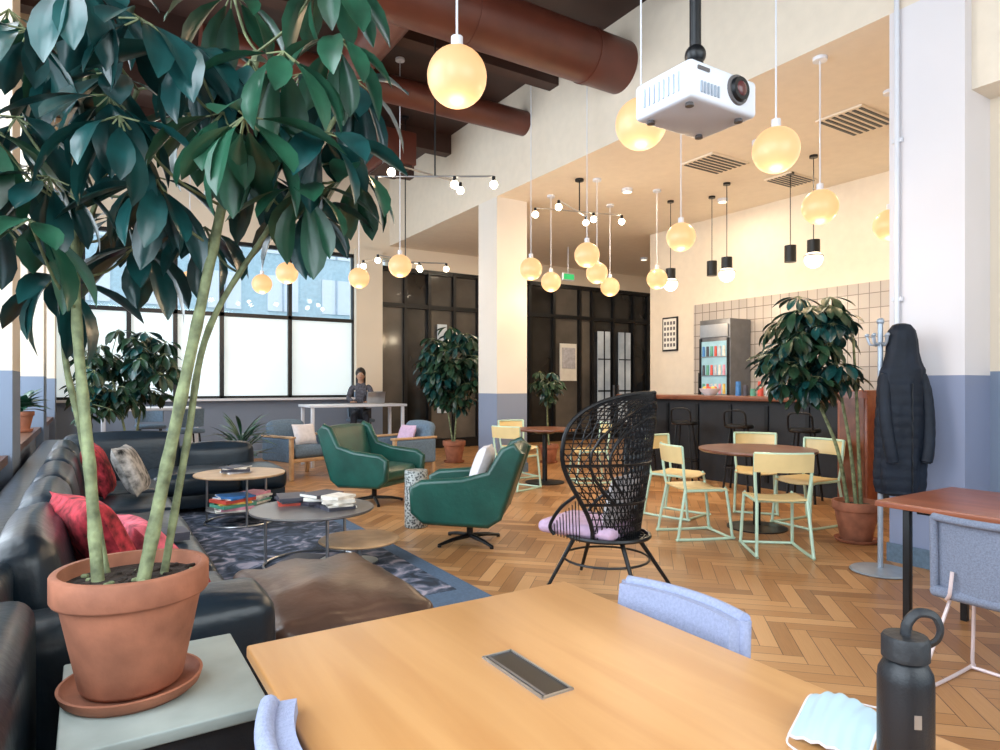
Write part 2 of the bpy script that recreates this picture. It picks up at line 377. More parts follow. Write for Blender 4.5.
for x0 in (10.65, 11.35):
    b.box((x0+.32, YF-.02, 1.55), (.4, .03, 2.3), m_lit); b.box((x0+.32, YF-.04, 1.2), (.4, .02, .04), m_black)
    b.box((x0+.32, YF-.04, 2.0), (.4, .02, .03), m_black); b.box((x0+.32, YF-.04, 1.6), (.03, .02, 2.3), m_black)
for x in (11.25, 11.4): b.box((x, YF-.08, 1.1), (.03, .04, .5), m_steel)
b.done("window_2")
b = B()
b.box((0, 0, 0), (.5, .03, .9), m_paper); b.box((0, -.02, 0.1), (.4, .01, .5), m_book[5]); b.done("wall_poster", (9.8, YF-.06, 1.9))
b = B(); b.box((0, 0, 0), (.3, .05, .16), m_white, .01); b.box((0, -.027, 0), (.26, .01, .11), m_exit); b.cyl((0, 0, .08), (0, 0, .62), .01, .01, m_white, 8); b.done("exit_sign", (8.35, 10.6, 3.58))
b = B()
yl = YF-YB; ym = (YF+YB)/2
b.box((XL-.12, ym, .43), (.24, yl, .86), m_wall); b.box((XL-.12, ym, 5.1), (.24, yl, 1.0), m_wall)
for y in (-1.3, 2.2, 5.85, 9.4, 12.2): b.box((XL+.03, y, 2.8), (.54, .6, 5.6), m_wall)
b.done("wall_left")
b = B()
for y0, y1 in ((-1.0, 1.9), (2.5, 5.55), (6.15, 9.1), (9.7, 11.9)):
    L_ = y1-y0; mid = (y0+y1)/2
    for k in range(4): b.box((XL-.05, y0+L_*k/3, 2.73), (.1, .07, 3.7), m_brownframe)
    for z in (.9, 2.7, 4.56): b.box((XL-.05, mid, z), (.1, L_, .08), m_brownframe)
    b.box((XL-.07, mid, 2.7), (.01, L_, 3.6), m_glass)
b.done("window_3")
b = B()
for y0, y1 in ((-1.0, 1.9), (2.5, 5.55), (6.15, 9.1), (9.7, 11.9)):
    b.box((XL+.14, (y0+y1)/2, .84), (.27, y1-y0, .06), m_brownframe)
    b.box((XL+.12, (y0+y1)/2, .4), (.22, y1-y0, .8), m_wall)
b.done("trim_window_ledge")
b = B()
b.box((2.4, YB-.12, .4), (6.6, .24, .8), m_wall); b.box((2.4, YB-.12, 4.9), (6.6, .24, 1.4), m_wall)
b.box((-.4, YB-.12, 2.5), (.8, .24, 3.4), m_wall); b.box((5.2, YB-.12, 2.5), (1.0, .24, 3.4), m_wall)
b.done("wall_back")
b = B()
for x in (0, 1.2, 2.4, 3.6, 4.7): b.box((x, YB-.1, 2.5), (.07, .1, 3.4), m_brownframe)
b.box((2.35, YB-.1, 2.5), (4.7, .01, 3.4), m_glass); b.done("added_window_back")  # unseen window, added so fill light can enter behind the camera
simplebox("wall_right", 5.6, 5.8, YB, 2.12, 0, 3.45, m_wall)
simplebox("wall_right_bulkhead", 5.3, 5.8, YB, 2.12, 3.45, 4.2, m_ceil)
simplebox("wall_right_return", 5.75, XK+.2, 1.9, 2.1, 0, 4.2, m_ceil)
simplebox("wall_kitchen", XK, XK+.2, 2.1, 8.92, 0, 4.2, m_ceil)
simplebox("wall_corridor", XK+.2, XE, 8.72, 8.92, 0, 4.2, m_ceil)
simplebox("wall_end", XE, XE+.2, 8.72, YF+.24, 0, 4.2, m_wall)
simplebox("baseboard_right", 5.57, 5.6, YB, 2.12, 0, .14, m_blue)
b = B(); b.box((0, 0, 2.1), (.55, .51, 4.2), m_col); b.box((0, 0, .07), (.58, .54, .14), m_blue)
b.done("column", (5.475, 2.375, 0))
b = B(); b.box((0, 0, 2.1), (.55, .55, 4.2), m_col2); b.box((0, 0, .07), (.58, .58, .14), m_blue)
b.done("column", (5.475, 8.605, 0))
b = B(); b.cyl((0, 0, 1.3), (0, 0, 5.58), .018, .018, m_white, 10); b.box((.02, 0, 1.25), (.05, .08, .12), m_white, .01)
for z in (2.0, 3.2, 4.4): b.box((.01, 0, z), (.03, .07, .03), m_white)
b.done("electrical_conduit", (5.165, 2.56, 0))
b = B(); b.cyl((XL, 5.63, 5.03), (XH, 5.63, 5.03), .29, .29, m_duct, 36)
for x in (.2, 1.7, 3.2, 4.7): b.cyl((x-.03, 5.63, 5.03), (x+.03, 5.63, 5.03), .30, .30, m_duct, 36)
b.done("ceiling_duct")
b = B(); b.cyl((1.0, 7.6, 5.05), (5.2, 7.6, 5.05), .17, .17, m_duct, 30); b.cyl((2.6, 5.9, 5.1), (2.6, 10.5, 5.1), .2, .2, m_duct, 30)
b.done("ceiling_duct")
b = B(); b.box((0, 0, 0), (.55, .8, .5), m_duct, .01); b.box((0, 0, -.26), (.45, .7, .03), m_dark); b.done("ceiling_air_unit", (4.0, 9.6, 5.0))
def vent(x, y, sx, sy):
    b = B(); b.box((0, 0, 0), (sx, sy, .02), m_ceil)
    n = 7
    for i in range(n): b.box((0, -sy/2+sy*(i+.5)/n, -.012), (sx*.9, sy/n*.45, .01), m_black)
    b.done("ceiling_vent", (x, y, ZL-.012))
vent(6.98, 3.86, .75, .5); vent(6.78, 5.58, .7, .5); vent(8.2, 5.46, .6, .4)

b = B(); b.box((0, 0, 4), (26, 3, 14), M("brick_building", (0.40, 0.52, 0.58), 0.8, var=0.1))
for i in range(13):
    for k in range(5): b.box((-12+2*i, -1.52, .5+2.1*k), (1.1, .06, 1.3), m_white); b.box((-12+2*i, -1.56, .5+2.1*k), (.06, .05, 1.3), m_rackgrey)
b.done("building_exterior", (2, 26, 0))
simplebox("ground_exterior", -30, 30, 13.2, 40, -.6, -.4, m_concrete)

# ------------------------------------------------------------------ kitchen
b = B()
b.box((7.7, 5.05, .57), (.5, 5.7, 1.14), m_blackm)
for i in range(10): b.box((7.44, 2.45+.57*i, .58), (.02, .05, 1.0), m_black)
b.box((7.65, 5.06, 1.17), (.78, 5.8, .06), m_walnut, .01)
b.done("bar_counter")
simplebox("kitchen_tile_panel", XK-.03, XK-.005, 2.16, 7.84, 1.12, 2.75, m_tile)
b = B(); b.box((8.68, 4.4, .5), (.55, 4.4, 1.0), m_blackm); b.box((8.66, 4.4, 1.03), (.6, 4.45, .05), m_steel); b.done("kitchen_back_counter")
m_fbody = M("fridge_grey", (0.16, 0.165, 0.18), 0.35, 0.5)
b = B()
b.box((.03, 0, 1.2), (.5, .60, 2.40), m_fbody, .01)
b.box((-.225, 0, 1.15), (.02, .50, 1.8), M("fridge_inside_glow", (.25,.40,.45), .15, emit=(0.5,.85,1), es=.22))
for z in (.6, .9, 1.2, 1.5, 1.8):
    b.box((-.24, 0, z), (.01, .5, .015), m_steel)
    for k in range(6): b.cyl((-.242, -.2+.08*k, z+.01), (-.242, -.2+.08*k, z+.17), .025, .02, m_book[(k*3+int(z*10)) % 8], 8)
b.box((-.24, 0, 2.22), (.01, .54, .2), m_steel); b.box((-.25, .28, 1.2), (.03, .03, .7), m_black)
for y in (-.27, .27): b.box((-.235, y, 1.15), (.02, .04, 1.9), m_black)
b.done("glass_door_fridge", (8.68, 6.97, 0))
b = B()
b.box((0, 0, .18), (.4, .5, .36), m_steel, .02); b.box((-.18, 0, .1), (.08, .4, .12), m_black); b.box((0, 0, .4), (.36, .45, .06), m_black)
for y in (-.12, .12): b.cyl((-.22, y, .2), (-.22, y, .1), .03, .03, m_black, 12)
b.done("espresso_machine", (8.65, 5.3, 1.055))
b = B()
b.lathe([(.0, .0), (.07, 0), (.13, .06), (.15, .10), (.14, .10), (.06, .015), (0, .012)], m_whitefab)
for i in range(7):
    a = i*.9; b.sphere((.07*math.cos(a), .07*math.sin(a), .09), .04, m_book[4 if i % 2 else 0], 12, 8)
b.done("fruit_bowl", (7.6, 6.35, 1.2))
b = B()
for i in range(6): b.cyl((0, .12*i, 0), (0, .12*i, .10+.05*(i % 3)), .04, .035, m_book[(i*3+2) % 8], 12)
b.done("condiment_jars", (7.72, 5.35, 1.2))
b = B()
b.box((0, 0, 0), (.03, .36, .62), m_black); b.box((-.017, 0, 0), (.005, .31, .56), m_paper)
for i in range(4):
    for k in range(5): b.box((-.021, -.11+.073*i, -.2+.1*k), (.003, .045, .06), m_greytop)
b.done("picture_frame", (XK-.016, 8.4, 2.28))
b = B()
b.lathe([(0, .80), (.17, .80), (.18, .82), (.17, .845), (0, .845)], m_black, n=24)
for a in (45, 135, 225, 315):
    ca_, sa = math.cos(rad(a)), math.sin(rad(a)); b.cyl((.12*ca_, .12*sa, .80), (.22*ca_, .22*sa, 0), .014, .014, m_black, 8)
b.tube([(.18*math.cos(t*math.pi/12), .18*math.sin(t*math.pi/12), .3) for t in range(24)], .01, m_black, 6, True)
b.tube(catmull([(-.16, -.13, .83), (-.2, -.12, 1.0), (-.22, 0, 1.03), (-.2, .12, 1.0), (-.16, .13, .83)]), .012, m_black, 8)
me_st = b.mesh("bar_stool")
for y in (3.6, 4.5, 5.4, 6.3, 7.1): put(me_st, "bar_stool", (7.02, y, 0), rad(4*y))

# ------------------------------------------------------------------ lamps
def light(kind, loc, energy, col, **k):
    l = bpy.data.lights.new("lamp_light", kind); l.energy = energy; l.color = col
    for a, v in k.items(): setattr(l, a, v)
    o = bpy.data.objects.new("lamp_light", l); bpy.context.collection.objects.link(o); o.location = loc; return o
def globe(s, d, z=2.9, r=.15, en=12):
    p = G(s, d, z); top = (ZC if p.x < XH else ZL)-z
    b = B(); b.sphere((0, 0, 0), r, m_globe, 32, 18); b.cyl((0, 0, r-.01), (0, 0, r+.05), .03, .03, m_white, 14)
    b.cyl((0, 0, r), (0, 0, top), .006, .006, m_white, 6); b.cyl((0, 0, top-.03), (0, 0, top), .06, .06, m_white, 16)
    o = b.done("globe_pendant_lamp", p)
    l = light('POINT', (0, 0, -r-.12), en, (1.0, .70, .42), shadow_soft_size=.1); l.parent = o; l.name = "glow"
for px, py in ((457,77),(641,124),(776,150),(820,207),(681,237),(587,255),(597,273),(657,279),(551,282),(531,269),(400,266),(359,278),(287,273),(262,284),(190,281),(610,287),(890,225)):
    d = 1.55*650/(385-py); globe((px-500)/650*d, d)
def bar_pendant(x, y, z, lit):
    top = ZL-z; b = B()
    b.cyl((0, 0, .0), (0, 0, .22), .075, .075, m_black, 24); b.cyl((0, 0, .22), (0, 0, top), .006, .006, m_black, 6); b.cyl((0, 0, top-.03), (0, 0, top), .05, .05, m_black, 16)
    if lit: b.sphere((0, 0, -.02), .11, m_dome, 24, 14); b.cyl((0, 0, .02), (0, 0, .05), .115, .075, m_black, 24)
    o = b.done("bar_pendant_lamp", (x, y, z))
    if lit:
        l = light('POINT', (0, 0, -.26), 12, (1, .85, .6), shadow_soft_size=.1); l.parent = o; l.name = "glow"
for y in (7.1, 6.05, 4.75, 3.6): bar_pendant(7.6, y, 2.93, True)
for y in (6.6, 5.3, 3.2): bar_pendant(7.95, y, 3.0, False)
def twig(s, d, z, yaw, n=4, L_=1.3):
    p = G(s, d, z); top = (ZC if p.x < XH else ZL)-z; b = B()
    b.cyl((0, 0, 0), (0, 0, top), .009, .009, m_black, 8); b.cyl((0, 0, top-.03), (0, 0, top), .06, .06, m_black, 16)
    b.cyl((-L_/2, 0, 0), (L_/2, 0, .0), .01, .01, m_steel, 8)
    b.cyl((-L_/3, -.3, .04), (L_/5, .35, .04), .01, .01, m_steel, 8)
    for q in ((-L_/2, 0, 0), (L_/2, 0, 0), (-L_/3, -.3, .04), (L_/5, .35, .04), (L_/6, 0, 0)):
        b.cyl(q, (q[0], q[1], q[2]-.06), .02, .02, m_black, 12); b.sphere((q[0], q[1], q[2]-.09), .045, m_bulb, 14, 8)
    b.done("branch_chandelier", p, yaw)
twig(-.72, 7.2, 3.66, RIGHT); twig(1.1, 9.0, 3.75, RIGHT+.3); twig(-1.5, 10.3, 3.3, RIGHT+.2)

# projector
b = B()
b.box((.18, .135, .07), (.37, .28, .14), m_white, .02)
b.cyl((.245, -.004, .078), (.245, -.014, .078), .056, .054, m_greytop, 28); b.cyl((.245, -.012, .078), (.245, -.028, .078), .046, .042, m_black, 28); b.sphere((.245, -.026, .078), (.028, .010, .028), M("lens_glass", (.10,.03,.03), .05))
for k in range(8): b.box((-.007, .05+.024*k, .07), (.006, .008, .07), m_rackgrey)
for k in range(6): b.box((.05+.018*k, -.007, .045), (.008, .006, .04), m_rackgrey)
b.box((.06, -.007, .11), (.06, .006, .012), m_greytop)
for x, y in ((.04, .04), (.31, .04), (.04, .23), (.31, .23)): b.cyl((x, y, .0), (x, y, -.012), .014, .016, m_greytop, 12)
b.box((.18, .135, .152), (.16, .12, .03), m_black, .006); b.cyl((.18, .135, .16), (.18, .135, .25), .035, .028, m_black, 16)
b.sphere((.18, .135, .25), .04, m_black); b.cyl((.18, .135, .25), (.18, .135, 3.23), .022, .022, m_black, 16)
for sx in (-1, 1): b.tube([(.18, .135, .16), (.18+.09*sx, .135+.03*sx, .16), (.18+.12*sx, .135+.05*sx, .13)], .009, m_black, 6)
b.done("ceiling_projector", (1.785, 1.575, 2.365))

# ------------------------------------------------------------------ foreground table
b = B(); b.box((0, 0, .735), (.925, 1.86, .03), m_oak, .006)
b.box((0, 0, .70), (.80, 1.7, .04), m_black)
for x in (-.38, .38):
    for y in (-.84, .84): b.box((x, y, .35), (.05, .05, .70), m_black, .004)
for yy in (.467, -.467):
    for sx in (-1, 1): b.box((sx*.036, yy, .7515), (.005, .225, .005), m_steel)
    for sy in (-1, 1): b.box((0, yy+sy*.1095, .7515), (.076, .005, .005), m_steel)
    b.box((0, yy, .7505), (.068, .215, .002), m_black); b.box((-.026, yy, .752), (.006, .21, .003), m_greytop)
b.done("oak_work_table", (.767, .65, 0))
def upholstered(name, fab, metal, loc, yaw, sc=1.0):
    b = B()
    b.soft((0.02, 0, .445), (.42, .44, .05), .022, fab, .01)
    def fn(u, v):
        y = (2*u-1)*.205; z = .46+v*.315
        return (-.19-.03*v+.16*(2*u-1)**2*.25, y*(1-.05*v), z)
    b.grid(fn, 14, 8, fab, -.032)
    b.tube([(fn(u/14, 1)[0]-.016, fn(u/14, 1)[1], fn(u/14, 1)[2]) for u in range(15)], .0165, fab, 10)
    for e_ in (0, 1): b.tube([(fn(e_, v/8)[0]-.014, fn(e_, v/8)[1], fn(e_, v/8)[2]) for v in range(9)], .0165, fab, 10)
    for sg in (-1, 1):
        b.tube(catmull([(-.2, sg*.12, .55), (-.2, sg*.13, .45), (-.12, sg*.17, .41), (.16, sg*.18, .41), (.21, sg*.2, .38), (.24, sg*.22, .05), (.22, sg*.22, .012), (-.22, sg*.22, .012), (-.25, sg*.22, .05), (-.1, sg*.17, .4)], 5), .008, metal, 8)
    b.cyl((.22, -.22, .012), (.22, .22, .012), .008, .008, metal, 8); b.cyl((0, -.17, .405), (0, .17, .405), .008, .008, metal, 8)
    return b.done(name, loc, yaw)
upholstered("upholstered_chair", m_lilac, m_white, (1.15, 1.21, -.0), math.pi+.05)
upholstered("upholstered_chair", m_lilac, m_white, (.47, 1.02, 0), 0)
upholstered("upholstered_chair", m_greyfab, m_pinkmetal, (3.32, 1.20, 0), 0, 1)
b = B(); b.box((0, 0, .735), (.84, 1.75, .03), m_red, .005); b.box((.05, 0, .70), (.6, 1.5, .04), m_black)
for x in (-.28, .36):
    for y in (-.78, .78): b.box((x, y, .35), (.035, .035, .70), m_black, .004)
b.done("work_table", (3.88, .95, 0))

# bottle
b = B()
b.lathe([(0, 0), (.035, 0), (.0375, .004), (.0375, .160), (.036, .174), (.029, .188), (.026, .191), (.026, .20)], m_bottle, n=40)
b.lathe([(.026, .192), (.032, .194), (.032, .222), (.029, .227), (.0, .227)], m_blackm, n=40)
b.tube(catmull([(.0, 0, .222), (.002, 0, .243), (.016, 0, .260), (.038, 0, .258), (.048, 0, .240), (.044, 0, .222), (.03, 0, .212)], 6), .0042, m_blackm, 8, flat=1.8)
b.box((-.0, -.0376, .115), (.010, .001, .020), m_steel)
b.done("water_bottle", G(.605, .97, .7501), rad(-40))
# face mask
b = B()
def fm(u, v):
    x = (u-.5)*.165; y = (v-.5)*.12; k = (1-(2*u-1)**2)
    return (x*(1-.05*k), y, .004+.055*k*(1-.5*(2*v-1)**2)+.0022*math.sin(v*34)+.006*math.sin(7*u+3*v))
b.grid(fm, 24, 32, m_mask, .0015)
b.tube([fm(0, t/10) for t in range(11)], .0028, m_whitefab, 6); b.tube([fm(1, t/10) for t in range(11)], .0028, m_whitefab, 6); b.tube([fm(t/20, 0) for t in range(21)], .0025, m_whitefab, 6); b.tube([fm(t/20, 1) for t in range(21)], .0025, m_whitefab, 6)
b.tube(catmull([fm(0, 0), (-.11, -.06, .004), (-.125, 0, .003), (-.11, .05, .004), fm(0, 1)], 6), .0018, m_whitefab, 6)
b.tube(catmull([fm(1, 0), (.11, -.05, .012), (.125, 0, .004), (.11, .05, .003), fm(1, 1)], 6), .0018, m_whitefab, 6)
b.done("face_mask", G(.59, 1.12, .751), rad(14))

# ------------------------------------------------------------------ sofa
b = B(); Ls = m_leather
b.box((.05, 4.9, .14), (1.0, 6.7, .16), m_leather, .02)
b.box((-.32, 4.7, .42), (.22, 7.1, .72), Ls, .05)
for y in (1.2, 2.6, 5, 8.1): b.box((-.3, y, .03), (.08, .08, .06), m_black); b.box((.45, max(y, 2.5), .03), (.08, .08, .06), m_black)
y = 2.62
while y < 7.2:
    b.soft((.19, y+.46, .32), (.74, .90, .22), .06, Ls, .03, None, 5, .015)
    b.soft((-.17, y+.46, .62), (.20, .88, .42), .08, Ls, .04, RY(rad(-10)), 4, .01)
    y += .93
b.soft((.14, 2.45, .36), (.82, .30, .54), .07, Ls, .02, None, 4, .01)
b.soft((-.26, 1.75, .40), (.26, 1.1, .70), .06, Ls, .02)
b.box((1.1, 7.85, .14), (1.5, .85, .16), Ls, .02); b.soft((.95, 7.75, .32), (.85, .82, .22), .06, Ls, .03); b.soft((1.6, 7.75, .32), (.5, .82, .22), .06, Ls, .03)
b.soft((.3, 8.2, .52), (1.1, .22, .6), .08, Ls, .03); b.soft((1.25, 8.2, .46), (.8, .2, .42), .08, Ls, .03)
for x in (.6, 1.75): b.box((x, 8.1, .03), (.08, .08, .06), m_black); b.box((x, 7.5, .03), (.08, .08, .06), m_black)
b.done("sectional_sofa")
b = B(); b.soft((0, 0, .17), (.66, .92, .22), .04, Ls, .0); b.soft((0, 0, .35), (.68, .94, .17), .07, m_brleather, .045, None, 6, .03)
for x in (-.25, .25):
    for y in (-.38, .38): b.box((x, y, .03), (.06, .06, .06), m_black)
b.done("leather_ottoman", (.93, 2.98, 0))
def pil(name, loc, w, h, t, m, yaw, lean):
    b = B(); b.pillow((0, 0, 0), w, h, t, m, RY(rad(lean))); return b.done(name, loc, yaw, 80)
m_pinkf = M("pink_fabric", (.6,.12,.16), .9, var=.6, scale=18)
pil("throw_pillow", (.02, 3.30, .68), .50, .44, .17, m_redp, rad(20), -25)
pil("throw_pillow", (.25, 3.62, .56), .44, .36, .15, m_pinkf, rad(10), -40)
pil("throw_pillow", (.30, 3.05, .50), .34, .26, .12, m_redp, rad(-20), -70)
pil("throw_pillow", (.06, 6.2, .66), .46, .44, .15, m_redp, rad(-10), -20)
pil("throw_pillow", (.28, 6.0, .67), .44, .42, .15, m_floral, rad(-15), -25)
b = B(); b.box((0, 0, .585), (.42, .52, .03), m_concrete, .005); b.box((0, 0, .30), (.38, .48, .54), m_blackm); b.box((.0, 0, .015), (.34, .44, .03), m_black)
b.done("plant_stand", (.150, 1.84, 0))
b = B(); b.box((0, 0, .006), (1.52, 4.5, .012), m_rugb); b.box((-.05, .1, .0125), (1.36, 4.2, .003), m_rug); b.done("area_rug", (1.40, 5.75, 0))

def coffee(loc, r, h, top, lower):
    b = B(); b.lathe([(0, h-.02), (r-.008, h-.02), (r, h-.01), (r-.003, h), (0, h)], top, n=48)
    for a in (30, 150, 270):
        x, y = (r-.1)*math.cos(rad(a)), (r-.1)*math.sin(rad(a)); b.cyl((x, y, 0), (x, y, h-.015), .011, .011, m_steel, 10)
    b.tube([((r-.1)*math.cos(t*math.pi/18), (r-.1)*math.sin(t*math.pi/18), .012) for t in range(36)], .009, m_steel, 6, True)
    if lower: b.lathe([(0, .13), (r-.12, .13), (r-.11, .14), (r-.12, .15), (0, .15)], lower, n=40)
    b.done("coffee_table", loc)
coffee((1.41, 4.86, .0145), .45, .42, m_greytop, None)
coffee((1.24, 6.72, .0145), .42, .48, m_lightwood, m_greytop)
b = B(); b.lathe([(0, .16), (.29, .16), (.3, .17), (.29, .18), (0, .18)], m_lightwood, n=40); b.cyl((0, 0, 0), (0, 0, .16), .02, .02, m_steel, 12); b.lathe([(0, 0), (.14, 0), (.14, .012), (0, .015)], m_steel, n=24)
b.done("nesting_table", (1.72, 4.72, .0145))
def books(loc, yaw, n, w=.26, l=.2, name="book_stack", pal=None):
    b = B(); z = 0
    for i in range(n):
        t = random.uniform(.008, .03); R = RZ(random.uniform(-.5, .5)); ww = w*random.uniform(.8, 1)
        b.box((random.uniform(-.01, .01), 0, z+t/2), (ww, l, t), m_book[random.choice(pal or range(8))], 0, R)
        b.box((.004, 0, z+t/2), (ww, l*.97, t*.7), m_paper, 0, R); z += t
    b.done(name, loc, yaw)
dk = (6, 6, 5, 2, 0)
books((1.5, 4.95, .4347), .5, 4, pal=dk); books((1.33, 5.12, .4347), 1.3, 3, .3, .22, pal=dk); books((1.56, 4.72, .4347), 0.2, 5, .22, .17, pal=dk); books((1.2, 6.75, .4947), .2, 4, pal=(5, 2, 6))
books((1.15, 6.55, .1647), .2, 7, .34, .25, "board_game_stack"); books((1.4, 6.9, .1647), .9, 6, .3, .22, "board_game_stack")
books((.35, 4.2, .46), .4, 2, .28, .2, pal=(3, 6)); books((1.3, 4.72, .0145), .4, 4, .3, .24, pal=dk)

# ------------------------------------------------------------------ green swivel chairs
b = B()
arm = [(-.50, .86), (-.44, .90), (-.36, .87), (-.24, .66), (.0, .60), (.36, .575), (.43, .54), (.42, .34), (.34, .27), (-.22, .25), (-.30, .30)]
for sg in (-1, 1):
    b.prism(arm, sg*.33 if sg > 0 else -.41, .41 if sg > 0 else -.33, m_green)
    b.tube([(x, sg*.37, z) for x, z in arm], .042, m_green, 10, True)
b.soft((-.37, 0, .60), (.13, .70, .62), .05, m_green, .02, RY(rad(-17)))
b.soft((.06, 0, .37), (.66, .66, .16), .06, m_green, .03)
b.soft((.04, 0, .27), (.6, .64, .08), .03, m_green)
b.cyl((0, 0, .05), (0, 0, .26), .03, .03, m_black, 16)
for k in range(4):
    a = rad(45+90*k); c_, s_ = math.cos(a), math.sin(a)
    b.tube([(.02*c_, .02*s_, .06), (.2*c_, .2*s_, .045), (.34*c_, .34*s_, .018)], [.022, .018, .014], m_black, 8); b.cyl((.33*c_, .33*s_, 0), (.33*c_, .33*s_, .02), .018, .018, m_black, 10)
me_gr = b.mesh("green_swivel_armchair", 45)
put(me_gr, "green_swivel_armchair", G(-.26, 5.6), LEFT-.12, .94)
put(me_gr, "green_swivel_armchair", G(-1.45, 7.5), RIGHT-.45, .97)
pil("throw_pillow", G(-.15, 5.50, .67), .38, .36, .15, m_whitefab, LEFT-.1, -20)
b = B(); b.lathe([(0, 0), (.105, 0), (.11, .006), (.11, .53), (.105, .54), (0, .54)], m_terr, n=36); b.done("terrazzo_side_table", G(-.80, 6.2))
b = B()
b.soft((.03, 0, .38), (.62, .60, .16), .06, m_blue, .02); b.soft((-.30, 0, .58), (.16, .62, .46), .07, m_blue, .03, RY(rad(-14)))
for sg in (-1, 1):
    b.soft((0, sg*.36, .42), (.66, .09, .34), .03, m_blue)
    b.box((.02, sg*.36, .605), (.74, .09, .03), m_lightwood, .01); b.box((.34, sg*.36, .3), (.05, .06, .6), m_lightwood, .01); b.box((-.30, sg*.36, .3), (.05, .06, .6), m_lightwood, .01)
b.box((.02, 0, .27), (.66, .7, .05), m_lightwood, .01)
me_bl = b.mesh("wood_frame_armchair")
put(me_bl, "wood_frame_armchair", (2.62, 9.75, 0), rad(-70)); put(me_bl, "wood_frame_armchair", (3.80, 8.7, 0), rad(-170))
pil("throw_pillow", (2.70, 9.73, .62), .38, .32, .13, m_whitefab, rad(-70), -20); pil("throw_pillow", (3.88, 8.7, .62), .36, .32, .13, m_purple, rad(-170), -20)

# ------------------------------------------------------------------ peacock chair
b = B()
WH = .47
def hw(v):
    if v > .62: return WH*(max(0, 1-((v-.62)/.38)**3.0))**.55
    t = v/.62; return .25+(WH-.25)*(t*t*(3-2*t))
def hood(u, v):
    w = hw(v); y = u*w; x = -.22-.12*v+.36*(abs(u)**2.2)*(w/WH)
    return Vector((x, y, .36+.94*v))
nu, nv = 30, 32
vs_ = [math.sin(j/20*math.pi/2) for j in range(21)]
for i in range(nu+1):
    u = -1+2*i/nu; b.tube([hood(u, q) for q in vs_], .0042, m_black, 5)
for j in range(nv+1):
    v = math.sin(j/nv*math.pi/2)*.995
    b.tube([hood(-1+2*i/16, v) for i in range(17)], .0040, m_black, 5)
vv = [math.sin(j/26*math.pi/2) for j in range(27)]
rim = [hood(-1, q) for q in vv]+[hood(1, q) for q in reversed(vv)][1:]
b.tube(rim, .015, m_black, 8)
for q in (.25, .52): b.tube([hood(-1+2*i/16, q) for i in range(17)], .010, m_black, 6)
for a_, b__ in ((.62, .32), (.80, .42)):
    inner = [hood(math.cos(t)*a_, .52+b__*math.sin(t)) for t in [k*math.pi/14 for k in range(-3, 18)]]
    b.tube(inner, .010, m_black, 6)
for k in range(-14, 15):
    for dr in (-1, 1):
        pts = [hood(k/13+dr*(q-.45)*.9, q) for q in vv if abs(k/13+dr*(q-.45)*.9) <= 1 and q < .985]
        if len(pts) > 2: b.tube(pts, .0034, m_black, 4)
for sg in (-1, 1):
    b.tube(catmull([hood(sg, .32), Vector((.18, sg*.30, .55)), Vector((.28, sg*.26, .42)), Vector((.26, sg*.24, .36))], 6), .012, m_black, 8)
    for k in range(9):
        t = k/8; a = hood(sg, .3).lerp(Vector((.25, sg*.26, .44)), t); b.cyl(a, (a.x, a.y*.95, .36), .0035, .0035, m_black, 5)
for k in range(8):
    r = .05+.035*k; b.tube([(r*math.cos(t*math.pi/12)*.98-.0, r*math.sin(t*math.pi/12)*.9, .36) for t in range(24)], .004 if k < 7 else .014, m_black, 6, True)
for k in range(20):
    a = k*math.pi/10; b.cyl((0, 0, .36), (.29*math.cos(a), .27*math.sin(a), .36), .004, .004, m_black, 5)
b.lathe([(0, .345), (.27, .345), (.27, .355), (0, .355)], m_blackm, n=28)
b.soft((.12, 0, .40), (.56, .48, .085), .04, m_purple, .015)
for a, L_ in ((35, .38), (-35, .38), (145, .42), (-145, .42)):
    c_, s_ = math.cos(rad(a)), math.sin(rad(a)); b.tube([(c_*.20, s_*.20, .35), (c_*L_, s_*L_*1.05, .012)], [.016, .012], m_black, 8)
b.tube([(math.cos(rad(t))*.285, math.sin(rad(t))*.285, .2) for t in range(0, 360, 15)], .008, m_black, 6, True)
b.pillow((-.12, .02, .60), .36, .36, .12, m_whitefab, RY(rad(-15)))
b.done("wicker_peacock_chair", G(.71, 4.35), LEFT-.62)

# ------------------------------------------------------------------ cafe chairs & tables
b = B()
def seat(u, v):
    x = -.20+.41*u; y = (2*v-1)*.205*(1-.08*(1-u)); return (x, y, .455-.02*math.sin(math.pi*v)*(.4+.6*u)+(.0 if u < .85 else -.02*(u-.85)/.15))
b.grid(seat, 10, 12, m_yellow, .012)
def bk_(u, v):
    y = (2*u-1)*.22; return (-.27+.05*(2*u-1)**2-.02*v, y, .67+.145*v)
b.grid(bk_, 14, 5, m_yellow, .012)
for sg in (-1, 1):
    b.tube(catmull([(-.232, sg*.215, .815), (-.215, sg*.21, .62), (-.19, sg*.195, .445), (-.15, sg*.19, .43), (.15, sg*.19, .43), (.19, sg*.195, .42), (.235, sg*.21, .05), (.22, sg*.21, .014), (-.24, sg*.21, .014), (-.26, sg*.21, .05), (-.19, sg*.19, .44)], 5), .013, m_mint, 8)
b.tube([(bk_(t/14, 1)[0]+.006, bk_(t/14, 1)[1], bk_(t/14, 1)[2]) for t in range(15)], .011, m_mint, 8)
b.cyl((.225, -.21, .014), (.225, .21, .014), .012, .012, m_mint, 8); b.cyl((-.15, -.19, .425), (-.15, .19, .425), .009, .009, m_mint, 8); b.cyl((.15, -.19, .42), (.15, .19, .42), .009, .009, m_mint, 8)
me_cc = b.mesh("cafe_chair")
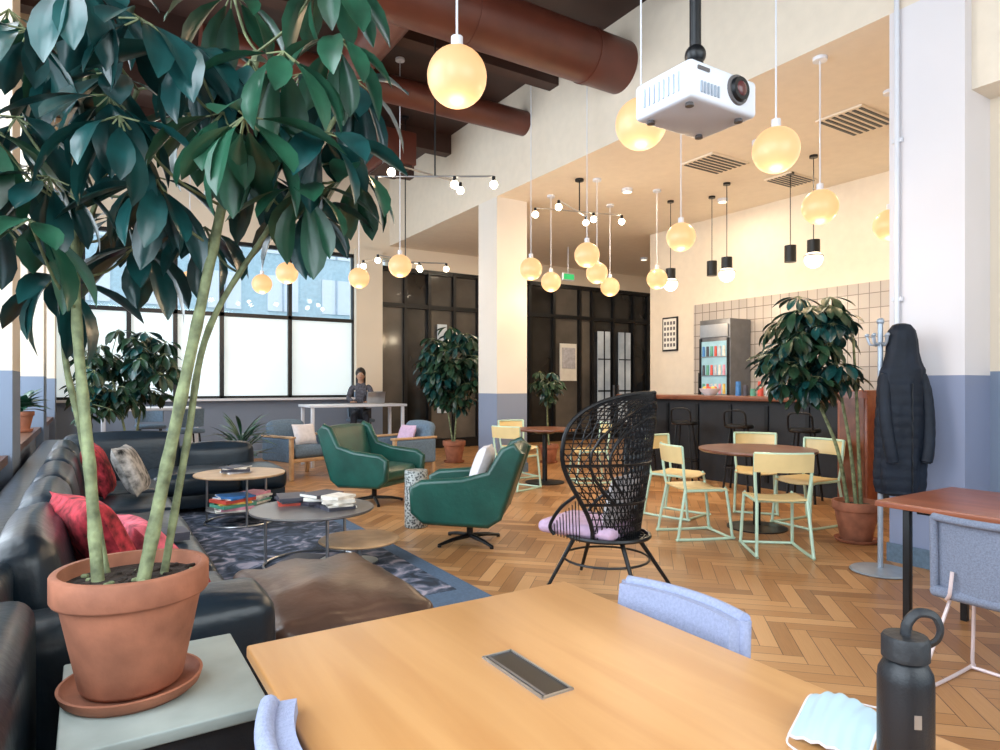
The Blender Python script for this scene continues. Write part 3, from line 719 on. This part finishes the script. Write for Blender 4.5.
def cafe_table(c, r):
    b = B(); b.lathe([(0, .72), (r-.02, .72), (r, .735), (r-.002, .75), (0, .75)], m_walnut, n=56)
    b.cyl((0, 0, .02), (0, 0, .72), .035, .035, m_black, 20); b.lathe([(0, 0), (.27, 0), (.27, .012), (.06, .03), (0, .03)], m_black, n=40); b.cyl((0, 0, .68), (0, 0, .72), .12, .2, m_black, 20)
    b.done("round_cafe_table", c)
T1 = G(2.43, 6.15); cafe_table(T1, .53)
def face(p, t): return math.atan2(t.y-p.y, t.x-p.x)
for s_, d_, off in ((2.24, 5.30, .1), (1.76, 5.85, -.25), (1.84, 6.75, 0), (2.75, 7.0, 0), (2.98, 6.30, .2)):
    p = G(s_, d_); put(me_cc, "cafe_chair", p, face(p, T1)+off)
T2 = G(.62, 9.0); cafe_table(T2, .42)
for s_, d_ in ((.22, 8.5), (.28, 9.6), (1.25, 9.1)):
    p = G(s_, d_); put(me_cc, "cafe_chair", p, face(p, T2))

# ------------------------------------------------------------------ coat rack with coat
pr = G(2.75, 4.70)
b = B(); b.lathe([(0, 0), (.19, 0), (.2, .008), (.19, .018), (.03, .03), (0, .03)], m_rackgrey, n=44); b.cyl((0, 0, .02), (0, 0, 1.80), .018, .018, m_rackgrey, 16); b.sphere((0, 0, 1.81), .026, m_rackgrey)
for a in range(0, 360, 60):
    c_, s_ = math.cos(rad(a)), math.sin(rad(a)); b.tube(catmull([(0, 0, 1.66), (.06*c_, .06*s_, 1.64), (.085*c_, .085*s_, 1.70)], 5), .009, m_rackgrey, 8); b.sphere((.085*c_, .085*s_, 1.71), .015, m_rackgrey, 12, 8)
b.done("coat_rack", pr)
b = B()
prof = [(1.79, .03, .025), (1.78, .06, .05), (1.74, .092, .07), (1.67, .105, .078), (1.58, .11, .08), (1.52, .125, .085), (1.46, .15, .09), (1.38, .162, .095), (1.2, .168, .10), (.9, .178, .105), (.65, .172, .10), (.575, .16, .095), (.56, .10, .06)]
def samp(z):
    for (z0, a0, b0), (z1, a1, b1) in zip(prof, prof[1:]):
        if z0 >= z >= z1:
            t = (z0-z)/(z0-z1); return a0+(a1-a0)*t, b0+(b1-b0)*t
    return prof[-1][1], prof[-1][2]
def coat(u, v):
    z = 1.79-(1.79-.56)*v; rx, ry = samp(z); q = 1+(.022*abs(math.sin(z*math.pi/.075)) if z < 1.48 else 0)
    a = u*2*math.pi; ca_, sa_ = math.cos(a), math.sin(a)
    wob = 1+.13*noise.noise(Vector((ca_*2.2, sa_*2.2, z*2.2)))+.05*noise.noise(Vector((ca_*6, sa_*6, z*3)))
    return (rx*q*wob*ca_, ry*q*wob*sa_, z)
b.grid(coat, 48, 120, m_coat)
for sg in (-1, 1):
    path = catmull([(sg*.12, -.01, 1.44), (sg*.145, -.04, 1.30), (sg*.15, -.065, 1.1), (sg*.135, -.085, .92), (sg*.115, -.09, .80)], 12)
    rr = [.040*(1+.05*abs(math.sin(p.z*math.pi/.075)))*(.75 if i < 3 or i > len(path)-3 else 1) for i, p in enumerate(path)]
    b.tube(path, rr, m_coat, 14)
b.tube([(0.01, -.108+.004*math.sin(z), z/100) for z in range(60, 140, 4)], .005, m_black, 6)
b.done("puffer_coat", pr+Vector((CS*.125-SN*.045, -SN*.125-CS*.045, 0)), RIGHT)
b = B(); b.box((0, 0, .65), (.24, .3, 1.3), m_red, .01); b.box((-.125, 0, .65), (.01, .24, 1.15), m_walnut); b.done("wooden_pedestal", G(3.56, 6.45), 0)

# ------------------------------------------------------------------ plants
def leaf(b, base, az, pitch, Ln, Wd, droop, m, roll=0):
    ts = [0, .1, .28, .48, .68, .86, 1.0]; ws = [.08, .28, .68, .95, 1.0, .68, .04]
    R = Matrix.Rotation(az, 3, 'Z') @ Matrix.Rotation(-pitch, 3, 'Y') @ Matrix.Rotation(roll, 3, 'X')
    V = []; 
    for t, w in zip(ts, ws):
        z = -droop*Ln*t*t; x = Ln*t*(1-.15*droop*t)
        for k in (-1, -.5, 0, .5, 1):
            V.append(base+R @ Vector((x, k*w*Wd/2, z+abs(k)*w*Wd*.16)))
    F = []
    for i in range(len(ts)-1):
        for k in range(4): F.append((i*5+k, (i+1)*5+k, (i+1)*5+k+1, i*5+k+1))
    b.add(V, F, m)
def cluster(b, p, Ln, n, mats, rnd, wr=.42, lo=-52, hi=-8):
    n0 = rnd.uniform(0, 6.28); m = rnd.choice(mats)
    for k in range(n):
        az = n0+k*2*math.pi/n+rnd.uniform(-.2, .2); pt = rad(rnd.uniform(lo, hi))
        l = Ln*rnd.uniform(.75, 1.1); st = .22*Ln
        d = Vector((math.cos(az)*math.cos(pt), math.sin(az)*math.cos(pt), math.sin(pt)))
        b.tube([p, p+d*st], .0022*Ln/.18, m_bark, 4); leaf(b, p+d*st, az, pt, l, l*wr, rnd.uniform(.15, .5), m, rnd.uniform(-.3, .3))
def pot(b, r, h, saucer=True):
    z0 = .02 if saucer else 0
    if saucer: b.lathe([(0, 0), (r*.80, 0), (r*.88, .012), (r*.92, .032), (r*.88, .033), (r*.82, .016), (0, .014)], m_terra, n=44)
    b.lathe([(0, z0), (r*.62, z0), (r*.66, z0+.01), (r*.90, z0+h*.76), (r*.98, z0+h*.77), (r*1.0, z0+h*.79), (r*1.0, z0+h*.985), (r*.98, z0+h), (r*.90, z0+h), (r*.87, z0+h*.9), (r*.86, z0+h*.88)], m_terra, n=44)
    b.lathe([(0, z0+h*.90), (r*.5, z0+h*.9), (r*.885, z0+h*.885)], m_soil, n=30)
rnd = random.Random(11)
O = G(-.905, 1.6, .6005)
b = B(); pot(b, .172, .285)
for i in range(45):
    a = rnd.uniform(0, 6.28); r = rnd.uniform(.02, .14); b.soft((r*math.cos(a), r*math.sin(a), .277), (rnd.uniform(.01, .03), .012, .01), .004, m_soil if i % 3 else m_bark, 0, RZ(a), 1)
def LG(s, d, z): return G(s, d, z)-O
trunks = [[LG(-.97, 1.57, .86), LG(-1.01, 1.6, 1.15), LG(-1.08, 1.66, 1.5), LG(-1.11, 1.7, 1.85), LG(-1.08, 1.7, 2.15)],
          [LG(-.87, 1.58, .86), LG(-.83, 1.62, 1.15), LG(-.77, 1.65, 1.5), LG(-.69, 1.66, 1.9), LG(-.62, 1.66, 2.2)],
          [LG(-.99, 1.64, .86), LG(-1.09, 1.70, 1.2), LG(-1.14, 1.7, 1.5), LG(-1.05, 1.7, 1.85), LG(-.92, 1.65, 2.1)],
          [LG(-.85, 1.64, .86), LG(-.80, 1.66, 1.2), LG(-.76, 1.7, 1.5), LG(-.62, 1.78, 1.8), LG(-.45, 1.8, 2.1)]]
nodes = []
for ti, t in enumerate(trunks):
    c = catmull(t, 8); R0 = (.0145, .0165, .009, .010)[ti]
    b.tube(c, [R0*(1-.4*i/len(c))*(1.14 if i % 4 == 0 else 1) for i in range(len(c))], m_bark, 10); nodes += c[14:]
cl = [(-1.04,1.5,1.83),(-1.19,1.6,2.01),(-.90,1.5,2.02),(-.715,1.5,2.13),(-.57,1.45,1.95),(-.43,1.6,1.97),(-.40,1.6,2.21),(-.58,1.9,2.26),(-.615,1.6,2.15),(-.915,1.7,1.90),(-1.11,1.9,1.85),(-1.05,1.45,1.72),(-1.0,1.8,1.74),(-1.085,1.7,2.24),(-1.085,1.5,2.17),(-.56,1.9,1.88),(-.50,1.65,1.86),(-.69,1.9,1.98),(-.42,1.9,2.24),(-.89,1.9,2.15),(-1.16,1.7,1.64),(-.84,1.85,1.80),(-1.36,1.8,2.39),(-.775,1.4,2.14),(-.42,1.6,2.38),(-1.26,1.9,2.09),(-.82,1.55,1.84),(-.7,1.7,2.38),(-1.3,1.8,1.95),(-.58,1.75,2.05),(-1.0,1.6,2.35),(-.85,1.45,1.95),(-1.15,1.45,1.93),(-.66,1.55,2.0),(-1.25,1.6,1.78),(-.95,1.6,2.12),(-.88,1.35,2.2),(-.50,1.5,2.12),(-1.2,1.75,2.2),(-.80,1.75,2.25),(-.40,1.8,1.95),(-1.28,1.7,2.28)]
for q in cl:
    p = LG(*q); nn = min(nodes, key=lambda v: (v-p+Vector((0, 0, .12))).length)
    b.tube(catmull([nn, nn.lerp(p, .5)+Vector((0, 0, -.03)), p], 5), .0036, m_bark, 6)
    cluster(b, p, .188, 9, [m_leaf, m_leaf, m_leaf, m_leaf2], rnd, .38, -64, -6)
b.done("umbrella_plant", O, 0, 60)
def tree(name, loc, r, h, trs, cen, rad3, n, Ln, seed, mats=None):
    rnd = random.Random(seed); b = B(); pot(b, r, h); mats = mats or [m_leaf3, m_leaf3, m_leaf]
    nodes = []
    for t in trs:
        c = catmull([Vector(q) for q in t], 6); b.tube(c, [.018*(1-.5*i/len(c)) for i in range(len(c))], m_bark, 8); nodes += c[len(c)//2:]
    for i in range(n):
        while True:
            q = Vector((rnd.uniform(-1, 1), rnd.uniform(-1, 1), rnd.uniform(-1, 1)))
            if q.length < 1: break
        p = Vector(cen)+Vector([q[k]*rad3[k] for k in range(3)]); nn = min(nodes, key=lambda v: (v-p).length)
        b.tube([nn, p], .005, m_bark, 5); cluster(b, p, Ln, 8, mats, rnd)
    return b.done(name, loc, 0, 60)
pl = G(3.08, 5.62)
lv = Vector((-CS, SN, 0))
def T(a, z, e=0): return (lv.x*a+SN*e, lv.y*a+CS*e, z)
tree("potted_schefflera", pl, .19, .33, [[T(.0, .3), T(.05, .8), T(.12, 1.2), T(.2, 1.7)], [T(.05, .3, .04), T(.14, .8, .05), T(.3, 1.25, .1), T(.4, 1.55, .1)], [T(-.04, .3), T(-.02, .8), T(.0, 1.3), T(.03, 1.8)]], T(.32, 1.70, .14), (.44, .34, .48), 84, .19, 5)
tree("potted_schefflera", G(-.80, 11.35), .2, .36, [[(0, 0, .3), (.08, .05, .9), (.2, .1, 1.7)], [(0, .04, .3), (-.1, .05, .9), (-.25, .1, 1.6)], [(0, 0, .3), (0, -.1, 1.), (.0, -.1, 2.0)]], (0, 0, 1.70), (.54, .50, .74), 115, .23, 8)
tree("potted_schefflera", (.45, 9.5, 0), .2, .36, [[(0, 0, .3), (.08, .05, .9), (.2, .1, 1.6)], [(0, .04, .3), (-.1, .05, .9), (-.25, .1, 1.6)]], (-.05, 0, 1.6), (.60, .5, .5), 60, .22, 9)
tree("potted_schefflera", (-.05, 8.75, 0), .15, .36, [[(0, 0, .3), (.0, .05, .9), (.1, .1, 1.3)]], (.1, .1, 1.25), (.3, .3, .35), 26, .18, 19)
tree("potted_schefflera", G(.85, 11.3), .17, .3, [[(0, 0, .3), (.0, .05, .9), (.1, .1, 1.4)]], (0, 0, 1.35), (.25, .25, .32), 18, .18, 29)
rnd = random.Random(4); b = B(); pot(b, .16, .28)
for i in range(60):
    az = rnd.uniform(0, 6.28); pt = rad(rnd.uniform(25, 80)); leaf(b, Vector((0, 0, .29+rnd.uniform(0, .35))), az, pt, rnd.uniform(.35, .55), .05, rnd.uniform(.2, .7), m_leaf2)
b.cyl((0, 0, .25), (0, 0, .6), .02, .02, m_bark, 8); b.done("potted_dracaena", (1.72, 9.25, 0), 0, 60)
rnd = random.Random(6); b = B(); pot(b, .115, .19)
for i in range(44): 
    az = rnd.uniform(0, 6.28); leaf(b, Vector((0, 0, .17+rnd.uniform(0, .1))), az, rad(rnd.uniform(15, 80)), rnd.uniform(.16, .30), .07, .5, m_leaf2)
b.done("potted_herb", (-.595, 8.2, .8705), 0, 60)
b = B(); pot(b, .07, .12)
for i in range(22): leaf(b, Vector((0, 0, .12)), rnd.uniform(0, 6.28), rad(rnd.uniform(25, 80)), rnd.uniform(.1, .16), .04, .5, m_leaf2)
b.done("potted_herb", (-.6, 4.2, .8705), 0, 60)

# ------------------------------------------------------------------ far desks and person
def desk(loc, w, d, z):
    b = B(); b.box((0, 0, z-.02), (w, d, .04), m_white, .006)
    for x in (-w/2+.06, w/2-.06):
        for y in (-d/2+.06, d/2-.06): b.box((x, y, (z-.04)/2), (.05, .05, z-.04), m_white, .004)
    b.box((0, -d/2+.06, .3), (w-.1, .03, .04), m_white); b.done("high_desk", loc)
desk((3.85, 10.85, 0), 1.7, .7, 1.02); desk((.75, 10.9, 0), 1.3, .7, 1.02)
b = B(); b.box((0, 0, .008), (.32, .22, .016), m_steel, .004); b.box((0, .12, .11), (.32, .01, .21), m_steel, .003, Matrix.Rotation(rad(-15), 4, 'X')); b.done("laptop", (4.22, 10.85, 1.02), rad(180))
for (x, y, a) in ((4.22, 11.5, -90), (1.15, 10.2, 100), (.8, 11.55, -90)):
    b = B(); b.soft((0, 0, .70), (.4, .42, .06), .025, m_blue, .01)
    def f2(u, v): return (-.2-.04*v+.06*(2*u-1)**2, (2*u-1)*.2, .76+.25*v)
    b.grid(f2, 10, 5, m_blue, -.03)
    for sx in (-1, 1):
        for sy in (-1, 1): b.cyl((sx*.13, sy*.14, .68), (sx*.2, sy*.21, 0), .013, .011, m_black, 8)
    b.tube([(-.18, -.18, .28), (.18, -.18, .28), (.18, .18, .28), (-.18, .18, .28)], .01, m_black, 6, True)
    b.done("counter_chair", (x, y, 0), rad(a))
root = bpy.data.objects.new("seated_person", None); bpy.context.collection.objects.link(root); root.location = (4.22, 11.5, 0); root.rotation_euler = (0, 0, rad(-112))
def skinned(name, verts, edges, radii, mat, rootv=0):
    me = bpy.data.meshes.new(name); me.from_pydata(verts, edges, [])
    o = bpy.data.objects.new(name, me); bpy.context.collection.objects.link(o); me.materials.append(mat)
    o.modifiers.new("skin", 'SKIN')
    sl = me.skin_vertices[0].data if me.skin_vertices else None
    if sl:
        for i, r in enumerate(radii): sl[i].radius = (r, r) if not isinstance(r, tuple) else r
        sl[rootv].use_root = True
    else: print("no skin layer")
    s = o.modifiers.new("sub", 'SUBSURF'); s.levels = 2; s.render_levels = 2; o.parent = root
    return o
V = [(0,0,.80),(0,0,.98),(.02,0,1.18),(.04,0,1.33),(.055,0,1.40)]; E = [(0,1),(1,2),(2,3),(3,4)]; Rr = [(.15,.11),(.13,.10),(.155,.11),(.09,.07),(.05,.05)]
for sg in (-1, 1):
    o = len(V); V += [(.03,sg*.16,1.30),(.10,sg*.22,1.10),(.30,sg*.14,1.065)]; E += [(3,o),(o,o+1),(o+1,o+2)]; Rr += [.062,.048,.034]
skinned("shirt_torso", V, E, Rr, m_shirt)
V = [(0,0,.80)]; E = []; Rr = [(.15,.12)]
for sg in (-1, 1):
    o = len(V); V += [(.05,sg*.09,.80),(.40,sg*.11,.80),(.36,sg*.11,.36)]; E += [(0,o),(o,o+1),(o+1,o+2)]; Rr += [.085,.065,.045]
skinned("trouser_legs", V, E, Rr, m_trouser)
b = B()
b.cyl((.055, 0, 1.38), (.075, 0, 1.47), .05, .048, m_skin, 16)
b.sphere((.09, 0, 1.53), (.088, .072, .108), m_skin, 28, 18); b.sphere((.11, 0, 1.475), (.058, .052, .05), m_skin, 20, 12)
b.cyl((.172, 0, 1.545), (.192, 0, 1.512), .009, .015, m_skin, 10); b.sphere((.162, 0, 1.478), (.014, .024, .008), m_redp, 12, 8)
for sg in (-1, 1):
    b.sphere((.160, sg*.03, 1.545), (.014, .015, .009), m_white, 12, 8); b.sphere((.171, sg*.03, 1.545), .006, m_black, 8, 6); b.sphere((.08, sg*.074, 1.52), (.022, .012, .034), m_skin, 12, 8)
    hx, hy, hz = .335, sg*.13, 1.048
    b.soft((hx+.02, hy, hz), (.085, .075, .028), .013, m_skin)
    for k, l in enumerate((.062, .075, .07, .055)):
        yy = hy+(-.03+.02*k)*sg*-1; b.tube([(hx+.055, yy, hz), (hx+.055+l*.5, yy*1.0, hz+.008), (hx+.055+l, yy, hz-.012)], [.0095, .009, .0075], m_skin, 8)
    b.tube([(hx, hy-sg*.035, hz), (hx+.03, hy-sg*.06, hz), (hx+.055, hy-sg*.066, hz-.006)], [.012, .0105, .009], m_skin, 8)
    b.soft((.42, sg*.11, .315), (.26, .09, .07), .03, m_black)
b.sphere((.066, 0, 1.565), (.103, .092, .110), m_hair, 28, 18)
b.soft((.01, 0, 1.45), (.09, .17, .26), .04, m_hair, .01)
o = b.done("head_and_hands"); o.parent = root

# ------------------------------------------------------------------ lights
def area(name, loc, rot, sx, sy, en, col):
    l = bpy.data.lights.new(name, 'AREA'); l.shape = 'RECTANGLE'; l.size = sx; l.size_y = sy; l.energy = en; l.color = col
    o = bpy.data.objects.new(name, l); bpy.context.collection.objects.link(o); o.location = loc; o.rotation_euler = rot; return o
area("daylight_left", (-1.6, 5.0, 3.2), (0, rad(-78), 0), 4.2, 13, 1060, (.96, .97, 1.0))
area("fill_back", (2.4, -2.6, 3.4), (rad(68), 0, 0), 5, 3.6, 220, (1.0, .94, .86))  # added fill lamp outside the made-up back window
for x, y, e_ in ((6.6, 4.8, 28), (6.6, 7.0, 28), (8.2, 3.6, 16), (8.2, 6.6, 16), (7.2, 10.6, 34), (10.5, 10.6, 34)):  # downlights added as warm fill for the kitchen side and corridor
    b = B(); b.cyl((0, 0, .0), (0, 0, .05), .08, .08, m_white, 24); b.cyl((0, 0, -.004), (0, 0, 0), .065, .065, m_dome, 24); o = b.done("added_downlight", (x, y, ZL-.05))
    l = area("glow", (0, 0, -.03), (0, 0, 0), .13, .13, e_, (1, .84, .62)); l.parent = o
w = bpy.data.worlds.new("World"); bpy.context.scene.world = w; w.use_nodes = True
N = w.node_tree.nodes; L = w.node_tree.links; bg = N["Background"]
bg.inputs[0].default_value = (0.80, 0.92, 1.0, 1); bg.inputs[1].default_value = 2.3
bpy.context.scene.view_settings.view_transform = 'Standard'
# ------------------------------------------------------------------ camera
cam = bpy.data.cameras.new("camera"); cam.lens = 23.4; cam.sensor_width = 36; cam.shift_y = 0.01; cam.clip_start = 0.05
co = bpy.data.objects.new("camera", cam); bpy.context.collection.objects.link(co); co.location = (0, 0, 1.35); co.rotation_euler = (rad(90), 0, -math.atan2(SN, CS))
bpy.context.scene.camera = co
print("objects", len(bpy.data.objects))
